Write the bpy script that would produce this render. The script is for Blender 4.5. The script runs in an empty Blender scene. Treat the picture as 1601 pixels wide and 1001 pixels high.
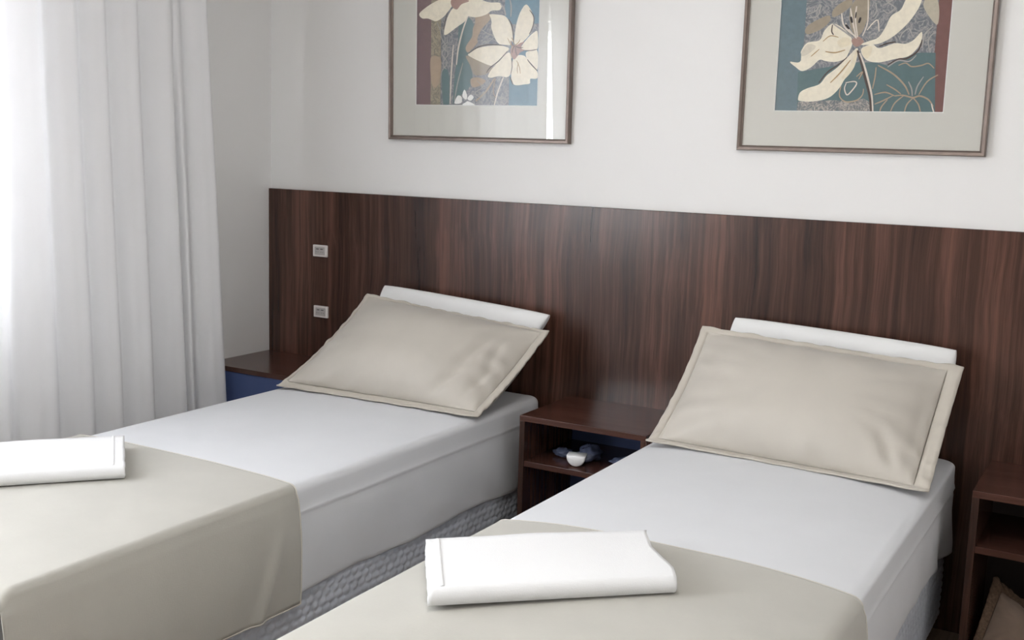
import bpy, bmesh, math, random
from mathutils import Vector, Matrix, noise

random.seed(4)
scene = bpy.context.scene
COL = scene.collection

# ---------------------------------------------------------------- camera
cam_data = bpy.data.cameras.new('camera')
cam = bpy.data.objects.new('camera', cam_data)
COL.objects.link(cam)
cam_data.sensor_fit = 'HORIZONTAL'
cam_data.sensor_width = 36.0
cam_data.lens = 39.068
cam_data.clip_start = 0.05
_r = Vector((0.86414097, 0.50234311, 0.03019569))
_u = Vector((-0.10262685, 0.11716474, 0.9877956))
_f = Vector((-0.49267444, 0.85669354, -0.15280075))
_m = Matrix((_r, _u, -_f)).transposed().to_4x4()
_m.translation = Vector((3.358, -3.6774, 1.505))
cam.matrix_world = _m
scene.camera = cam

# ---------------------------------------------------------------- daylight (overcast sky outside the window)
world = bpy.data.worlds.new('world')
scene.world = world
world.use_nodes = True
_bg = world.node_tree.nodes['Background']
_bg.inputs['Color'].default_value = (0.93, 0.96, 1.0, 1)
_bg.inputs['Strength'].default_value = 16.0

WIN_Y0, WIN_Y1, WIN_Z0, WIN_Z1 = -4.9, -1.5, 0.95, 2.2  # far uncurtained stretch of the unseen window added for side light
_pl = bpy.data.lights.new('window_portal', 'AREA')
_pl.shape = 'RECTANGLE'
_pl.size = WIN_Y1 - WIN_Y0
_pl.size_y = WIN_Z1 - WIN_Z0
_pl.cycles.is_portal = True
_po = bpy.data.objects.new('window_portal', _pl)
COL.objects.link(_po)
_po.location = (-0.14, (WIN_Y0 + WIN_Y1) / 2, (WIN_Z0 + WIN_Z1) / 2)
_po.rotation_euler = (math.radians(90), 0, math.radians(-90))

FILL_LAMP_POWER = 18.0

vs = scene.view_settings
scene.display_settings.display_device = 'sRGB'
vs.view_transform = 'Standard'
vs.look = 'None'
vs.exposure = 0.55
vs.gamma = 1.0
vs.use_curve_mapping = False

# ---------------------------------------------------------------- materials
MATS = {}

def new_mat(name):
    m = bpy.data.materials.new(name)
    m.use_nodes = True
    nt = m.node_tree
    b = nt.nodes['Principled BSDF']
    MATS[name] = m
    return m, nt, b

def lin(r, g, b):
    f = lambda c: (c / 255 / 12.92) if c <= 10 else ((c / 255 + 0.055) / 1.055) ** 2.4
    return (f(r), f(g), f(b), 1)

def coords(nt, scale, kind='Object'):
    tc = nt.nodes.new('ShaderNodeTexCoord')
    mp = nt.nodes.new('ShaderNodeMapping')
    mp.inputs['Scale'].default_value = scale
    nt.links.new(tc.outputs[kind], mp.inputs['Vector'])
    return mp.outputs['Vector']

def noise_node(nt, vec, scale=1.0, detail=4.0, rough=0.55, dist=0.0):
    n = nt.nodes.new('ShaderNodeTexNoise')
    n.inputs['Scale'].default_value = scale
    n.inputs['Detail'].default_value = detail
    n.inputs['Roughness'].default_value = rough
    n.inputs['Distortion'].default_value = dist
    nt.links.new(vec, n.inputs['Vector'])
    return n

def ramp(nt, fac, stops):
    r = nt.nodes.new('ShaderNodeValToRGB')
    e = r.color_ramp.elements
    while len(e) < len(stops):
        e.new(0.5)
    for el, (p, c) in zip(e, stops):
        el.position = p
        el.color = c
    nt.links.new(fac, r.inputs['Fac'])
    return r

def bump(nt, b, height, strength, dist=0.002):
    bn = nt.nodes.new('ShaderNodeBump')
    bn.inputs['Strength'].default_value = strength
    bn.inputs['Distance'].default_value = dist
    nt.links.new(height, bn.inputs['Height'])
    nt.links.new(bn.outputs['Normal'], b.inputs['Normal'])

def plain(name, col, rough=0.5, spec=0.5, metal=0.0, nscale=0, namt=0.1, bscale=0, bstr=0.1, sheen=0.0, bdist=0.001):
    m, nt, b = new_mat(name)
    b.inputs['Base Color'].default_value = col
    b.inputs['Roughness'].default_value = rough
    b.inputs['Specular IOR Level'].default_value = spec
    b.inputs['Metallic'].default_value = metal
    if sheen:
        b.inputs['Sheen Weight'].default_value = sheen
    if nscale:
        n = noise_node(nt, coords(nt, (1, 1, 1)), nscale, 5)
        lo = tuple(c * (1 - namt) for c in col[:3]) + (1,)
        hi = tuple(min(1, c * (1 + namt)) for c in col[:3]) + (1,)
        r = ramp(nt, n.outputs['Fac'], [(0.3, lo), (0.7, hi)])
        nt.links.new(r.outputs['Color'], b.inputs['Base Color'])
    if bscale:
        n2 = noise_node(nt, coords(nt, (1, 1, 1)), bscale, 3)
        bump(nt, b, n2.outputs['Fac'], bstr, bdist)
    return m

def wood(name, axis, dark, mid, light, rough, coat=0.0):
    """walnut veneer, grain running along the axis"""
    m, nt, b = new_mat(name)
    def sc(across, along):
        v = [across] * 3
        v[axis] = along
        return tuple(v)
    wob = noise_node(nt, coords(nt, (1.0, 1.0, 0.8)), 2.0, 2)
    base = nt.nodes.new('ShaderNodeTexCoord')
    mixv = nt.nodes.new('ShaderNodeVectorMath')
    mixv.operation = 'MULTIPLY_ADD'
    mixv.inputs[1].default_value = sc(0.05, 0.0)
    nt.links.new(wob.outputs['Color'], mixv.inputs[0])
    nt.links.new(base.outputs['Object'], mixv.inputs[2])
    def mapped(s):
        mp = nt.nodes.new('ShaderNodeMapping')
        mp.inputs['Scale'].default_value = s
        nt.links.new(mixv.outputs[0], mp.inputs['Vector'])
        return mp.outputs['Vector']
    fine = noise_node(nt, mapped(sc(62, 1.1)), 1.0, 5, 0.6)
    broad = noise_node(nt, mapped(sc(9, 0.45)), 1.0, 3, 0.5)
    pore = noise_node(nt, mapped(sc(420, 9)), 1.0, 2, 0.5)
    a1 = nt.nodes.new('ShaderNodeMath'); a1.operation = 'MULTIPLY_ADD'
    a1.inputs[1].default_value = 0.5
    nt.links.new(fine.outputs['Fac'], a1.inputs[0])
    a2 = nt.nodes.new('ShaderNodeMath'); a2.operation = 'MULTIPLY'
    a2.inputs[1].default_value = 0.42
    nt.links.new(broad.outputs['Fac'], a2.inputs[0])
    nt.links.new(a2.outputs[0], a1.inputs[2])
    a3 = nt.nodes.new('ShaderNodeMath'); a3.operation = 'MULTIPLY_ADD'
    a3.inputs[1].default_value = 0.1
    nt.links.new(pore.outputs['Fac'], a3.inputs[0])
    nt.links.new(a1.outputs[0], a3.inputs[2])
    r = ramp(nt, a3.outputs[0], [(0.36, dark), (0.5, mid), (0.64, light)])
    nt.links.new(r.outputs['Color'], b.inputs['Base Color'])
    b.inputs['Roughness'].default_value = rough
    b.inputs['Specular IOR Level'].default_value = 0.45
    if coat:
        b.inputs['Coat Weight'].default_value = coat
        b.inputs['Coat Roughness'].default_value = 0.25
    bump(nt, b, a3.outputs[0], 0.08, 0.001)
    return m

def cloth(name, col, weave=0.15, rough=0.85, sheen=0.15, var=0.03, spec=0.25):
    m, nt, b = new_mat(name)
    n = noise_node(nt, coords(nt, (1, 1, 1)), 6.0, 4)
    lo = tuple(c * (1 - var) for c in col[:3]) + (1,)
    hi = tuple(min(1, c * (1 + var)) for c in col[:3]) + (1,)
    r = ramp(nt, n.outputs['Fac'], [(0.3, lo), (0.7, hi)])
    nt.links.new(r.outputs['Color'], b.inputs['Base Color'])
    b.inputs['Roughness'].default_value = rough
    b.inputs['Specular IOR Level'].default_value = spec
    b.inputs['Sheen Weight'].default_value = sheen
    w1 = noise_node(nt, coords(nt, (500, 90, 500)), 1.0, 2)
    w2 = noise_node(nt, coords(nt, (90, 500, 90)), 1.0, 2)
    ad = nt.nodes.new('ShaderNodeMath'); ad.operation = 'ADD'
    nt.links.new(w1.outputs['Fac'], ad.inputs[0])
    nt.links.new(w2.outputs['Fac'], ad.inputs[1])
    bump(nt, b, ad.outputs[0], weave, 0.0008)
    return m

plain('wall_paint', (0.80, 0.79, 0.775, 1), 0.55, 0.35, bscale=180, bstr=0.06)
plain('taupe_low_bounce', (0.26, 0.235, 0.21, 1), 0.6, 0.3)
plain('ceiling_paint', (0.82, 0.82, 0.81, 1), 0.8, 0.2)
plain('white_lacquer', (0.8, 0.8, 0.79, 1), 0.35)
wood('wood_panel', 2, (0.020, 0.0095, 0.0072, 1), (0.062, 0.028, 0.0195, 1), (0.135, 0.062, 0.044, 1), 0.26)
wood('wood_shelf', 0, (0.034, 0.015, 0.011, 1), (0.070, 0.029, 0.021, 1), (0.115, 0.050, 0.035, 1), 0.2)
plain('haze_blue_board', lin(66, 82, 126), 0.6)  # blue of lens haze put into the board colour
plain('dark_board', lin(38, 22, 18), 0.6)
wood('wood_floor', 1, (0.16, 0.11, 0.075, 1), (0.25, 0.18, 0.125, 1), (0.34, 0.25, 0.18, 1), 0.4)
cloth('sheet_cotton', (0.68, 0.69, 0.71, 1), 0.08, 0.8, 0.1, 0.015)
cloth('beige_sateen', (0.50, 0.465, 0.41, 1), 0.10, 0.55, 0.25, 0.03, 0.4)
cloth('beige_flange', (0.50, 0.46, 0.40, 1), 0.14, 0.65, 0.2, 0.03, 0.3)
cloth('runner_suede', (0.435, 0.42, 0.375, 1), 0.25, 0.8, 0.3, 0.04)
cloth('runner_hem', (0.60, 0.57, 0.50, 1), 0.2, 0.8, 0.2, 0.03)
cloth('towel_terry', (0.77, 0.77, 0.77, 1), 0.5, 0.95, 0.3, 0.01)
cloth('pillow_white', (0.82, 0.82, 0.81, 1), 0.1, 0.85, 0.1, 0.015)
plain('quilt_grey', (0.56, 0.59, 0.65, 1), 0.35, 0.5, nscale=40, namt=0.06)
plain('mattress_ticking', (0.7, 0.7, 0.7, 1), 0.8)
plain('rubber_black', (0.02, 0.02, 0.02, 1), 0.6)
plain('plastic_white', (0.78, 0.74, 0.72, 1), 0.35)
plain('plastic_grey', (0.50, 0.47, 0.46, 1), 0.45)
plain('slot_dark', (0.09, 0.08, 0.08, 1), 0.6)
plain('matboard', (0.62, 0.61, 0.56, 1), 0.85, 0.2, bscale=300, bstr=0.05)
plain('matboard_bevel', (0.85, 0.85, 0.83, 1), 0.8, 0.2)
plain('frame_metal', (0.20, 0.158, 0.137, 1), 0.33, 0.5, 0.65, nscale=30, namt=0.08)
plain('backing_brown', (0.2, 0.14, 0.1, 1), 0.8)
plain('metal_grey', (0.6, 0.6, 0.6, 1), 0.3, 0.5, 0.9)
plain('soap_white', (0.82, 0.82, 0.82, 1), 0.3)
plain('wrap_blue', lin(92, 100, 126), 0.25, 0.6, nscale=60, namt=0.25)
plain('cushion_tan', lin(128, 110, 96), 0.8, 0.3, sheen=0.2, nscale=30, namt=0.06)
plain('cushion_fringe', lin(98, 80, 66), 0.9, 0.2, nscale=120, namt=0.3)

# print inks
for nm, c in dict(p_mauve=(126, 104, 106), p_maroon=(122, 86, 82), p_teal=(104, 136, 152), p_teal_l=(104, 124, 132),
                  p_teal_d=(98, 122, 124), p_teal_g=(90, 115, 118), p_tan=(176, 156, 134), p_khaki=(160, 148, 130),
                  p_khakil=(190, 182, 164), p_cream=(236, 228, 208), p_pink=(170, 138, 128), p_white=(240, 240, 236),
                  p_line=(222, 212, 200), p_grey=(168, 164, 160), p_dark=(74, 62, 58), p_ochre=(176, 148, 106),
                  p_ochrel=(231, 220, 194), p_fold=(216, 208, 190), p_black=(44, 40, 42)).items():
    plain(nm, lin(*c), 0.75, 0.2, nscale=70, namt=0.07)

def scribble(name, c1, c2, c3, scale):
    m, nt, b = new_mat(name)
    n = noise_node(nt, coords(nt, (1, 1, 1)), scale, 3, 0.6, 2.5)
    r = ramp(nt, n.outputs['Fac'], [(0.40, c1), (0.47, c2), (0.5, c3), (0.53, c2), (0.60, c1)])
    nt.links.new(r.outputs['Color'], b.inputs['Base Color'])
    b.inputs['Roughness'].default_value = 0.75
scribble('p_slate', lin(108, 113, 120), lin(132, 134, 138), lin(172, 167, 162), 22)
scribble('p_olive', lin(132, 126, 112), lin(158, 148, 126), lin(182, 168, 142), 34)
scribble('p_scrib', lin(104, 112, 116), lin(136, 132, 130), lin(206, 196, 182), 34)

def glass_mat(name):
    m = bpy.data.materials.new(name)
    m.use_nodes = True
    nt = m.node_tree
    nt.nodes.clear()
    out = nt.nodes.new('ShaderNodeOutputMaterial')
    mx = nt.nodes.new('ShaderNodeMixShader')
    tr = nt.nodes.new('ShaderNodeBsdfTransparent')
    gl = nt.nodes.new('ShaderNodeBsdfGlossy')
    gl.inputs['Roughness'].default_value = 0.0
    fr = nt.nodes.new('ShaderNodeFresnel')
    # thin pane: both faces reflect like an air-to-glass surface
    ge = nt.nodes.new('ShaderNodeNewGeometry')
    io = nt.nodes.new('ShaderNodeMapRange')
    io.inputs['To Min'].default_value = 1.5
    io.inputs['To Max'].default_value = 1 / 1.5
    nt.links.new(ge.outputs['Backfacing'], io.inputs['Value'])
    nt.links.new(io.outputs['Result'], fr.inputs['IOR'])
    nt.links.new(fr.outputs[0], mx.inputs[0])
    nt.links.new(tr.outputs[0], mx.inputs[1])
    nt.links.new(gl.outputs[0], mx.inputs[2])
    nt.links.new(mx.outputs[0], out.inputs['Surface'])
    MATS[name] = m
glass_mat('pane_glass')

def curtain_mat():
    m = bpy.data.materials.new('curtain_voile')
    m.use_nodes = True
    nt = m.node_tree
    nt.nodes.clear()
    out = nt.nodes.new('ShaderNodeOutputMaterial')
    mx = nt.nodes.new('ShaderNodeMixShader')
    d = nt.nodes.new('ShaderNodeBsdfDiffuse')
    t = nt.nodes.new('ShaderNodeBsdfTranslucent')
    d.inputs['Color'].default_value = (0.94, 0.94, 0.95, 1)
    t.inputs['Color'].default_value = (0.90, 0.90, 0.92, 1)
    mx.inputs[0].default_value = 0.2
    n = noise_node(nt, coords(nt, (60, 400, 12)), 1.0, 2)
    bn = nt.nodes.new('ShaderNodeBump')
    bn.inputs['Strength'].default_value = 0.1
    bn.inputs['Distance'].default_value = 0.001
    nt.links.new(n.outputs['Fac'], bn.inputs['Height'])
    nt.links.new(bn.outputs['Normal'], d.inputs['Normal'])
    nt.links.new(d.outputs[0], mx.inputs[1])
    nt.links.new(t.outputs[0], mx.inputs[2])
    nt.links.new(mx.outputs[0], out.inputs['Surface'])
    MATS['curtain_voile'] = m
curtain_mat()

def fill_lamp_mat():
    m = bpy.data.materials.new('fill_lamp_glow')
    m.use_nodes = True
    b = m.node_tree.nodes['Principled BSDF']
    b.inputs['Base Color'].default_value = (0.9, 0.9, 0.88, 1)
    b.inputs['Emission Color'].default_value = (1, 0.95, 0.88, 1)
    b.inputs['Emission Strength'].default_value = 3.0
    MATS['fill_lamp_glow'] = m
fill_lamp_mat()

# ---------------------------------------------------------------- helpers
def link_mesh(name, me, mat, parent=None, loc=(0, 0, 0), smooth=False):
    o = bpy.data.objects.new(name, me)
    COL.objects.link(o)
    if mat:
        me.materials.append(MATS[mat])
    if smooth:
        for p in me.polygons:
            p.use_smooth = True
    o.location = loc
    if parent:
        o.parent = parent
    return o

def add_box(bm, x0, x1, y0, y1, z0, z1):
    v = [bm.verts.new(p) for p in ((x0, y0, z0), (x1, y0, z0), (x1, y1, z0), (x0, y1, z0),
                                   (x0, y0, z1), (x1, y0, z1), (x1, y1, z1), (x0, y1, z1))]
    for f in ((3, 2, 1, 0), (4, 5, 6, 7), (0, 1, 5, 4), (1, 2, 6, 5), (2, 3, 7, 6), (3, 0, 4, 7)):
        bm.faces.new([v[i] for i in f])

def box(name, mat, x0, x1, y0, y1, z0, z1, parent=None, bev=0.0, seg=2):
    bm = bmesh.new()
    add_box(bm, x0, x1, y0, y1, z0, z1)
    if bev:
        bmesh.ops.bevel(bm, geom=bm.edges[:], offset=bev, segments=seg, affect='EDGES', profile=0.5)
    me = bpy.data.meshes.new(name)
    bm.to_mesh(me)
    bm.free()
    return link_mesh(name, me, mat, parent)

def boxes(name, mat, lst, parent=None):
    bm = bmesh.new()
    for b in lst:
        add_box(bm, *b)
    me = bpy.data.meshes.new(name)
    bm.to_mesh(me)
    bm.free()
    return link_mesh(name, me, mat, parent)

def pydata(name, verts, faces, mat, parent=None, smooth=True):
    me = bpy.data.meshes.new(name)
    me.from_pydata([tuple(v) for v in verts], [], faces)
    me.update()
    return link_mesh(name, me, mat, parent, smooth=smooth)

def grid_faces(nu, nv, off=0, wrap=False, flip=False):
    F = []
    for j in range(nv - 1):
        for i in range(nu if wrap else nu - 1):
            i2 = (i + 1) % nu
            a, b, c, d = off + j * nu + i, off + j * nu + i2, off + (j + 1) * nu + i2, off + (j + 1) * nu + i
            F.append((a, d, c, b) if flip else (a, b, c, d))
    return F

def lathe(name, mat, prof, parent=None, n=32, axis='Z', loc=(0, 0, 0)):
    V = []
    for r, h in prof:
        for k in range(n):
            a = 2 * math.pi * k / n
            V.append((r * math.cos(a), r * math.sin(a), h))
    F = grid_faces(n, len(prof), wrap=True)
    o = pydata(name, V, F, mat, parent)
    o.location = loc
    return o

def empty(name, loc):
    o = bpy.data.objects.new(name, None)
    COL.objects.link(o)
    o.location = loc
    o.empty_display_size = 0.1
    return o

def tag(o, label, cat, group=None):
    o['label'] = label
    o['category'] = cat
    if group:
        o['group'] = group
    return o

def struct(o):
    o['kind'] = 'structure'
    return o

def nz(x, y, z=0.0):
    return noise.noise(Vector((x, y, z)))

def smoothstep(a, b, x):
    t = max(0.0, min(1.0, (x - a) / (b - a)))
    return t * t * (3 - 2 * t)

def solidify(o, t, offset=0.0):
    m = o.modifiers.new('thickness', 'SOLIDIFY')
    m.thickness = t
    m.offset = offset
    return m

# ---------------------------------------------------------------- room shell
RX, RY, RZ = 4.45, -5.2, 2.72
BW = 0.02     # face of the headboard wall
struct(box('floor', 'wood_floor', -0.2, RX + 0.15, RY - 0.15, BW + 0.15, -0.12, 0.0))
struct(box('ceiling', 'ceiling_paint', -0.2, RX + 0.15, RY - 0.15, BW + 0.15, RZ, RZ + 0.12))
struct(box('wall_back', 'wall_paint', -0.2, RX + 0.15, BW, BW + 0.15, 0, RZ))
struct(box('wall_right', 'wall_paint', RX, RX + 0.15, RY, BW, 0, RZ))
struct(box('wall_front', 'taupe_low_bounce', -0.2, RX + 0.15, RY - 0.15, RY, 0, RZ))  # unseen wall, kept dark to weaken bounce light and reflections
struct(boxes('wall_left', 'wall_paint', [
    (-0.2, 0, WIN_Y1, BW, 0, RZ), (-0.2, 0, RY, WIN_Y0, 0, RZ),
    (-0.2, 0, WIN_Y0, WIN_Y1, 0, WIN_Z0), (-0.2, 0, WIN_Y0, WIN_Y1, WIN_Z1, RZ)]))
struct(box('baseboard_right', 'white_lacquer', RX - 0.015, RX, RY, BW, 0, 0.08))
struct(box('baseboard_front', 'white_lacquer', 0, RX, RY, RY + 0.015, 0, 0.08))
win = struct(boxes('unseen_window_1', 'white_lacquer', [
    (-0.12, -0.07, WIN_Y0, WIN_Y0 + 0.05, WIN_Z0, WIN_Z1), (-0.12, -0.07, WIN_Y1 - 0.05, WIN_Y1, WIN_Z0, WIN_Z1),
    (-0.12, -0.07, WIN_Y0, WIN_Y1, WIN_Z0, WIN_Z0 + 0.05), (-0.12, -0.07, WIN_Y0, WIN_Y1, WIN_Z1 - 0.05, WIN_Z1),
    (-0.12, -0.07, -2.10, -2.04, WIN_Z0, WIN_Z1), (-0.12, -0.07, -3.53, -3.47, WIN_Z0, WIN_Z1)]))
for y0, y1 in ((WIN_Y0 + 0.05, -3.53), (-3.47, -2.10), (-2.04, WIN_Y1 - 0.05)):
    box('pane', 'pane_glass', -0.098, -0.093, y0, y1, WIN_Z0 + 0.05, WIN_Z1 - 0.05, win)

# ---------------------------------------------------------------- headboard panel
hb = box('headboard', 'wood_panel', 0.002, 3.78, 0.0, BW - 0.001, 0.0, 1.301, None, 0.0012, 1)
tag(hb, 'long dark walnut headboard panel with vertical grain along the back wall', 'headboard')

# ---------------------------------------------------------------- beds
ZB = 0.58
HEAD, FOOT = -0.045, -2.335
HW = 0.44

def top_z(x, y, crown):
    v = (y - (HEAD + FOOT) / 2) / ((HEAD - FOOT) / 2)
    return ZB + crown * max(0.0, 1 - (abs(x) / HW) ** 3) * max(0.0, 1 - abs(v) ** 6)

def rounded_rect(hx, hy, r, n):
    """n points along the outline of a rounded rectangle, evenly spaced, with outward normals"""
    r = max(r, 1e-4)
    segs = []
    lx, ly = 2 * (hx - r), 2 * (hy - r)
    q = math.pi * r / 2
    per = 2 * lx + 2 * ly + 4 * q
    out = []
    for k in range(n):
        s = per * k / n
        if s < ly:
            out.append((hx, -hy + r + s, 1, 0)); continue
        s -= ly
        if s < q:
            a = s / r; out.append((hx - r + r * math.cos(a), hy - r + r * math.sin(a), math.cos(a), math.sin(a))); continue
        s -= q
        if s < lx:
            out.append((hx - r - s, hy, 0, 1)); continue
        s -= lx
        if s < q:
            a = s / r + math.pi / 2; out.append((-hx + r + r * math.cos(a), hy - r + r * math.sin(a), math.cos(a), math.sin(a))); continue
        s -= q
        if s < ly:
            out.append((-hx, hy - r - s, -1, 0)); continue
        s -= ly
        if s < q:
            a = s / r + math.pi; out.append((-hx + r + r * math.cos(a), -hy + r + r * math.sin(a), math.cos(a), math.sin(a))); continue
        s -= q
        if s < lx:
            out.append((-hx + r + s, -hy, 0, -1)); continue
        s -= lx
        a = s / r + 1.5 * math.pi
        out.append((hx - r + r * math.cos(a), -hy + r + r * math.sin(a), math.cos(a), math.sin(a)))
    return out

def make_sheet(bx, crown, hem, seed, loose, re):
    """cotton sheet over the mattress: crowned top, rounded edges, creased sides, uneven hem. Local x,y centred on the bed"""
    n = 560
    yc, hy = (HEAD + FOOT) / 2, (HEAD - FOOT) / 2
    ol = rounded_rect(HW, hy, 0.06, n)
    V, F = [], []
    def wr(x, y):   # wrinkles of the top
        return 0.0016 * nz(x * 3.2 + seed, y * 5.0) + 0.0009 * nz(x * 9 + seed, y * 14, 3.0)
    rows = 0
    NT = 26
    for k in range(NT + 1):
        s = 0.02 + 0.98 * k / NT
        for (px, py, nx, ny) in ol:
            x, y = (px - nx * re) * s, (py - ny * re) * s
            V.append((x, y + yc, top_z(x, y + yc, crown) + wr(x, y) * (1 - s ** 8)))
        rows += 1
    for k in range(1, 6):
        a = k / 5 * math.pi / 2
        for (px, py, nx, ny) in ol:
            o = re * math.sin(a) - re
            V.append((px + nx * o, py + ny * o + yc, ZB - re * (1 - math.cos(a))))
        rows += 1
    zs = [0.545, 0.53, 0.518, 0.511, 0.506, 0.501, 0.494, 0.48, 0.46, 0.44, 0.42, 0.40, 0.38, 0.36, 0.34, 0.32, 0.31, 0.30]
    for j, z0 in enumerate(zs):
        for i, (px, py, nx, ny) in enumerate(ol):
            g = px * 1.0 + seed if abs(ny) > 0.5 else py
            t = (0.55 - z0) / 0.25
            hm = hem + 0.016 * nz(g * 2.3 + seed, 7.7) + 0.006 * nz(g * 9 + seed, 2.2)
            z = 0.506 + (z0 - 0.506) * ((0.506 - hm) / (0.506 - 0.30)) if z0 < 0.506 else z0
            pip = {0.511: 0.0018, 0.506: 0.0028, 0.501: 0.0, 0.494: -0.0012}.get(z0, 0.0)
            zz = z + 0.004 * nz(g * 1.7 + seed, 4.4) if 0.49 < z0 < 0.515 else z
            o = pip + 0.006 * math.sin(math.pi * min(1, t)) + t * 0.010 * nz(g * 3.1 + seed, z * 4.0) + 0.005 * t * nz(g * 8 + z * 7 + seed, z * 5 - g * 3)
            # loose drape close to the head end
            lo = loose * smoothstep(0.75, 1.08, py) * t if nx > 0.3 else 0.0
            o += lo * (0.016 + 0.016 * math.sin(g * 34 + z * 7 + seed))
            o += (loose * 0.4 + 0.5) * t * 0.006 * math.sin(g * 21 + z * 26 + seed + 2.0 * nz(g * 2, z * 3)) * smoothstep(0.1, 1.0, py)
            V.append((px + nx * o, py + ny * o + yc, zz))
        rows += 1
    for (din, dz) in ((0.004, -0.004), (0.010, 0.002), (0.012, 0.02)):
        base = len(V) - n if din == 0.004 else hem_base
        if din == 0.004:
            hem_base = base
        for i, (px, py, nx, ny) in enumerate(ol):
            vx, vy, vz = V[hem_base + i]
            V.append((vx - nx * din, vy - ny * din, vz + dz))
        rows += 1
    F = grid_faces(n, rows, wrap=True)
    c = len(V)
    V.append((0, yc, top_z(0, yc, crown)))
    for i in range(n):
        F.append((c, (i + 1) % n, i))
    o = pydata('bed_sheet', V, [tuple(reversed(f)) for f in F], 'sheet_cotton')
    o.location = (bx, 0, 0)
    return o

def make_bed(cx, label):
    r = empty('single_bed', (cx, (HEAD + FOOT) / 2, 0))
    tag(r, label, 'bed', 'single beds')
    hy = (HEAD - FOOT) / 2
    hx = HW - 0.012
    box('base_box', 'mattress_ticking', -hx + 0.006, hx - 0.006, -hy + 0.02, hy - 0.02, 0.07, 0.292, r, 0.01)
    m = box('mattress', 'mattress_ticking', -hx + 0.005, hx - 0.005, -hy + 0.015, hy - 0.015, 0.294, 0.552, r, 0.03, 4)
    # quilted cover round the base: small puffed diamonds
    z0, z1, st = 0.075, 0.29, 0.005
    def quilt(name, axis, sign, L, off):
        nu, nv = int(2 * L / st) + 1, int((z1 - z0) / st) + 1
        V = []
        for j in range(nv):
            for i in range(nu):
                u, z = -L + 2 * L * i / (nu - 1), z0 + (z1 - z0) * j / (nv - 1)
                a, b = u / 0.036 * math.pi + (math.pi / 2 if int(z / 0.024) % 2 else 0), z / 0.024 * math.pi
                d = 0.006 * math.sqrt(abs(math.sin(a) * math.sin(b))) + 0.004 * nz(u * 6, z * 9, cx) 
                p = off + d
                V.append((sign * p, u, z) if axis == 0 else (u, sign * p, z))
        flip = (sign < 0) if axis == 0 else (sign > 0)
        o = pydata(name, V, grid_faces(nu, nv, flip=flip), 'quilt_grey', r)
        return o
    for s in (1, -1):
        quilt('quilted_side', 0, s, hy - 0.02, hx - 0.004)
    quilt('quilted_end', 1, -1, hx - 0.004, hy - 0.02)
    for sx in (-1, 1):
        for sy in (-1, 1):
            lathe('foot', 'rubber_black', [(0.001, 0.0), (0.022, 0.0), (0.026, 0.07), (0.001, 0.07)], r, 16,
                  loc=(sx * 0.36, sy * (hy - 0.12), 0))
    return r

LX, RXB = 0.5384 + HW, 2.0165 + HW
make_bed(LX, 'single box bed with grey quilted base standing nearest the white curtain')
make_bed(RXB, 'single box bed on the right, between the two open wooden nightstands')
s1 = make_sheet(LX, 0.012, 0.272, 1.3, 0.25, 0.021)
tag(s1, 'white cotton sheet fitted over the bed beside the curtain', 'sheet', 'bed sheets')
s2 = make_sheet(RXB, 0.026, 0.318, 8.1, 0.6, 0.012)
tag(s2, 'white cotton sheet fitted over the right bed, hanging loose near the nightstand', 'sheet', 'bed sheets')

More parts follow.
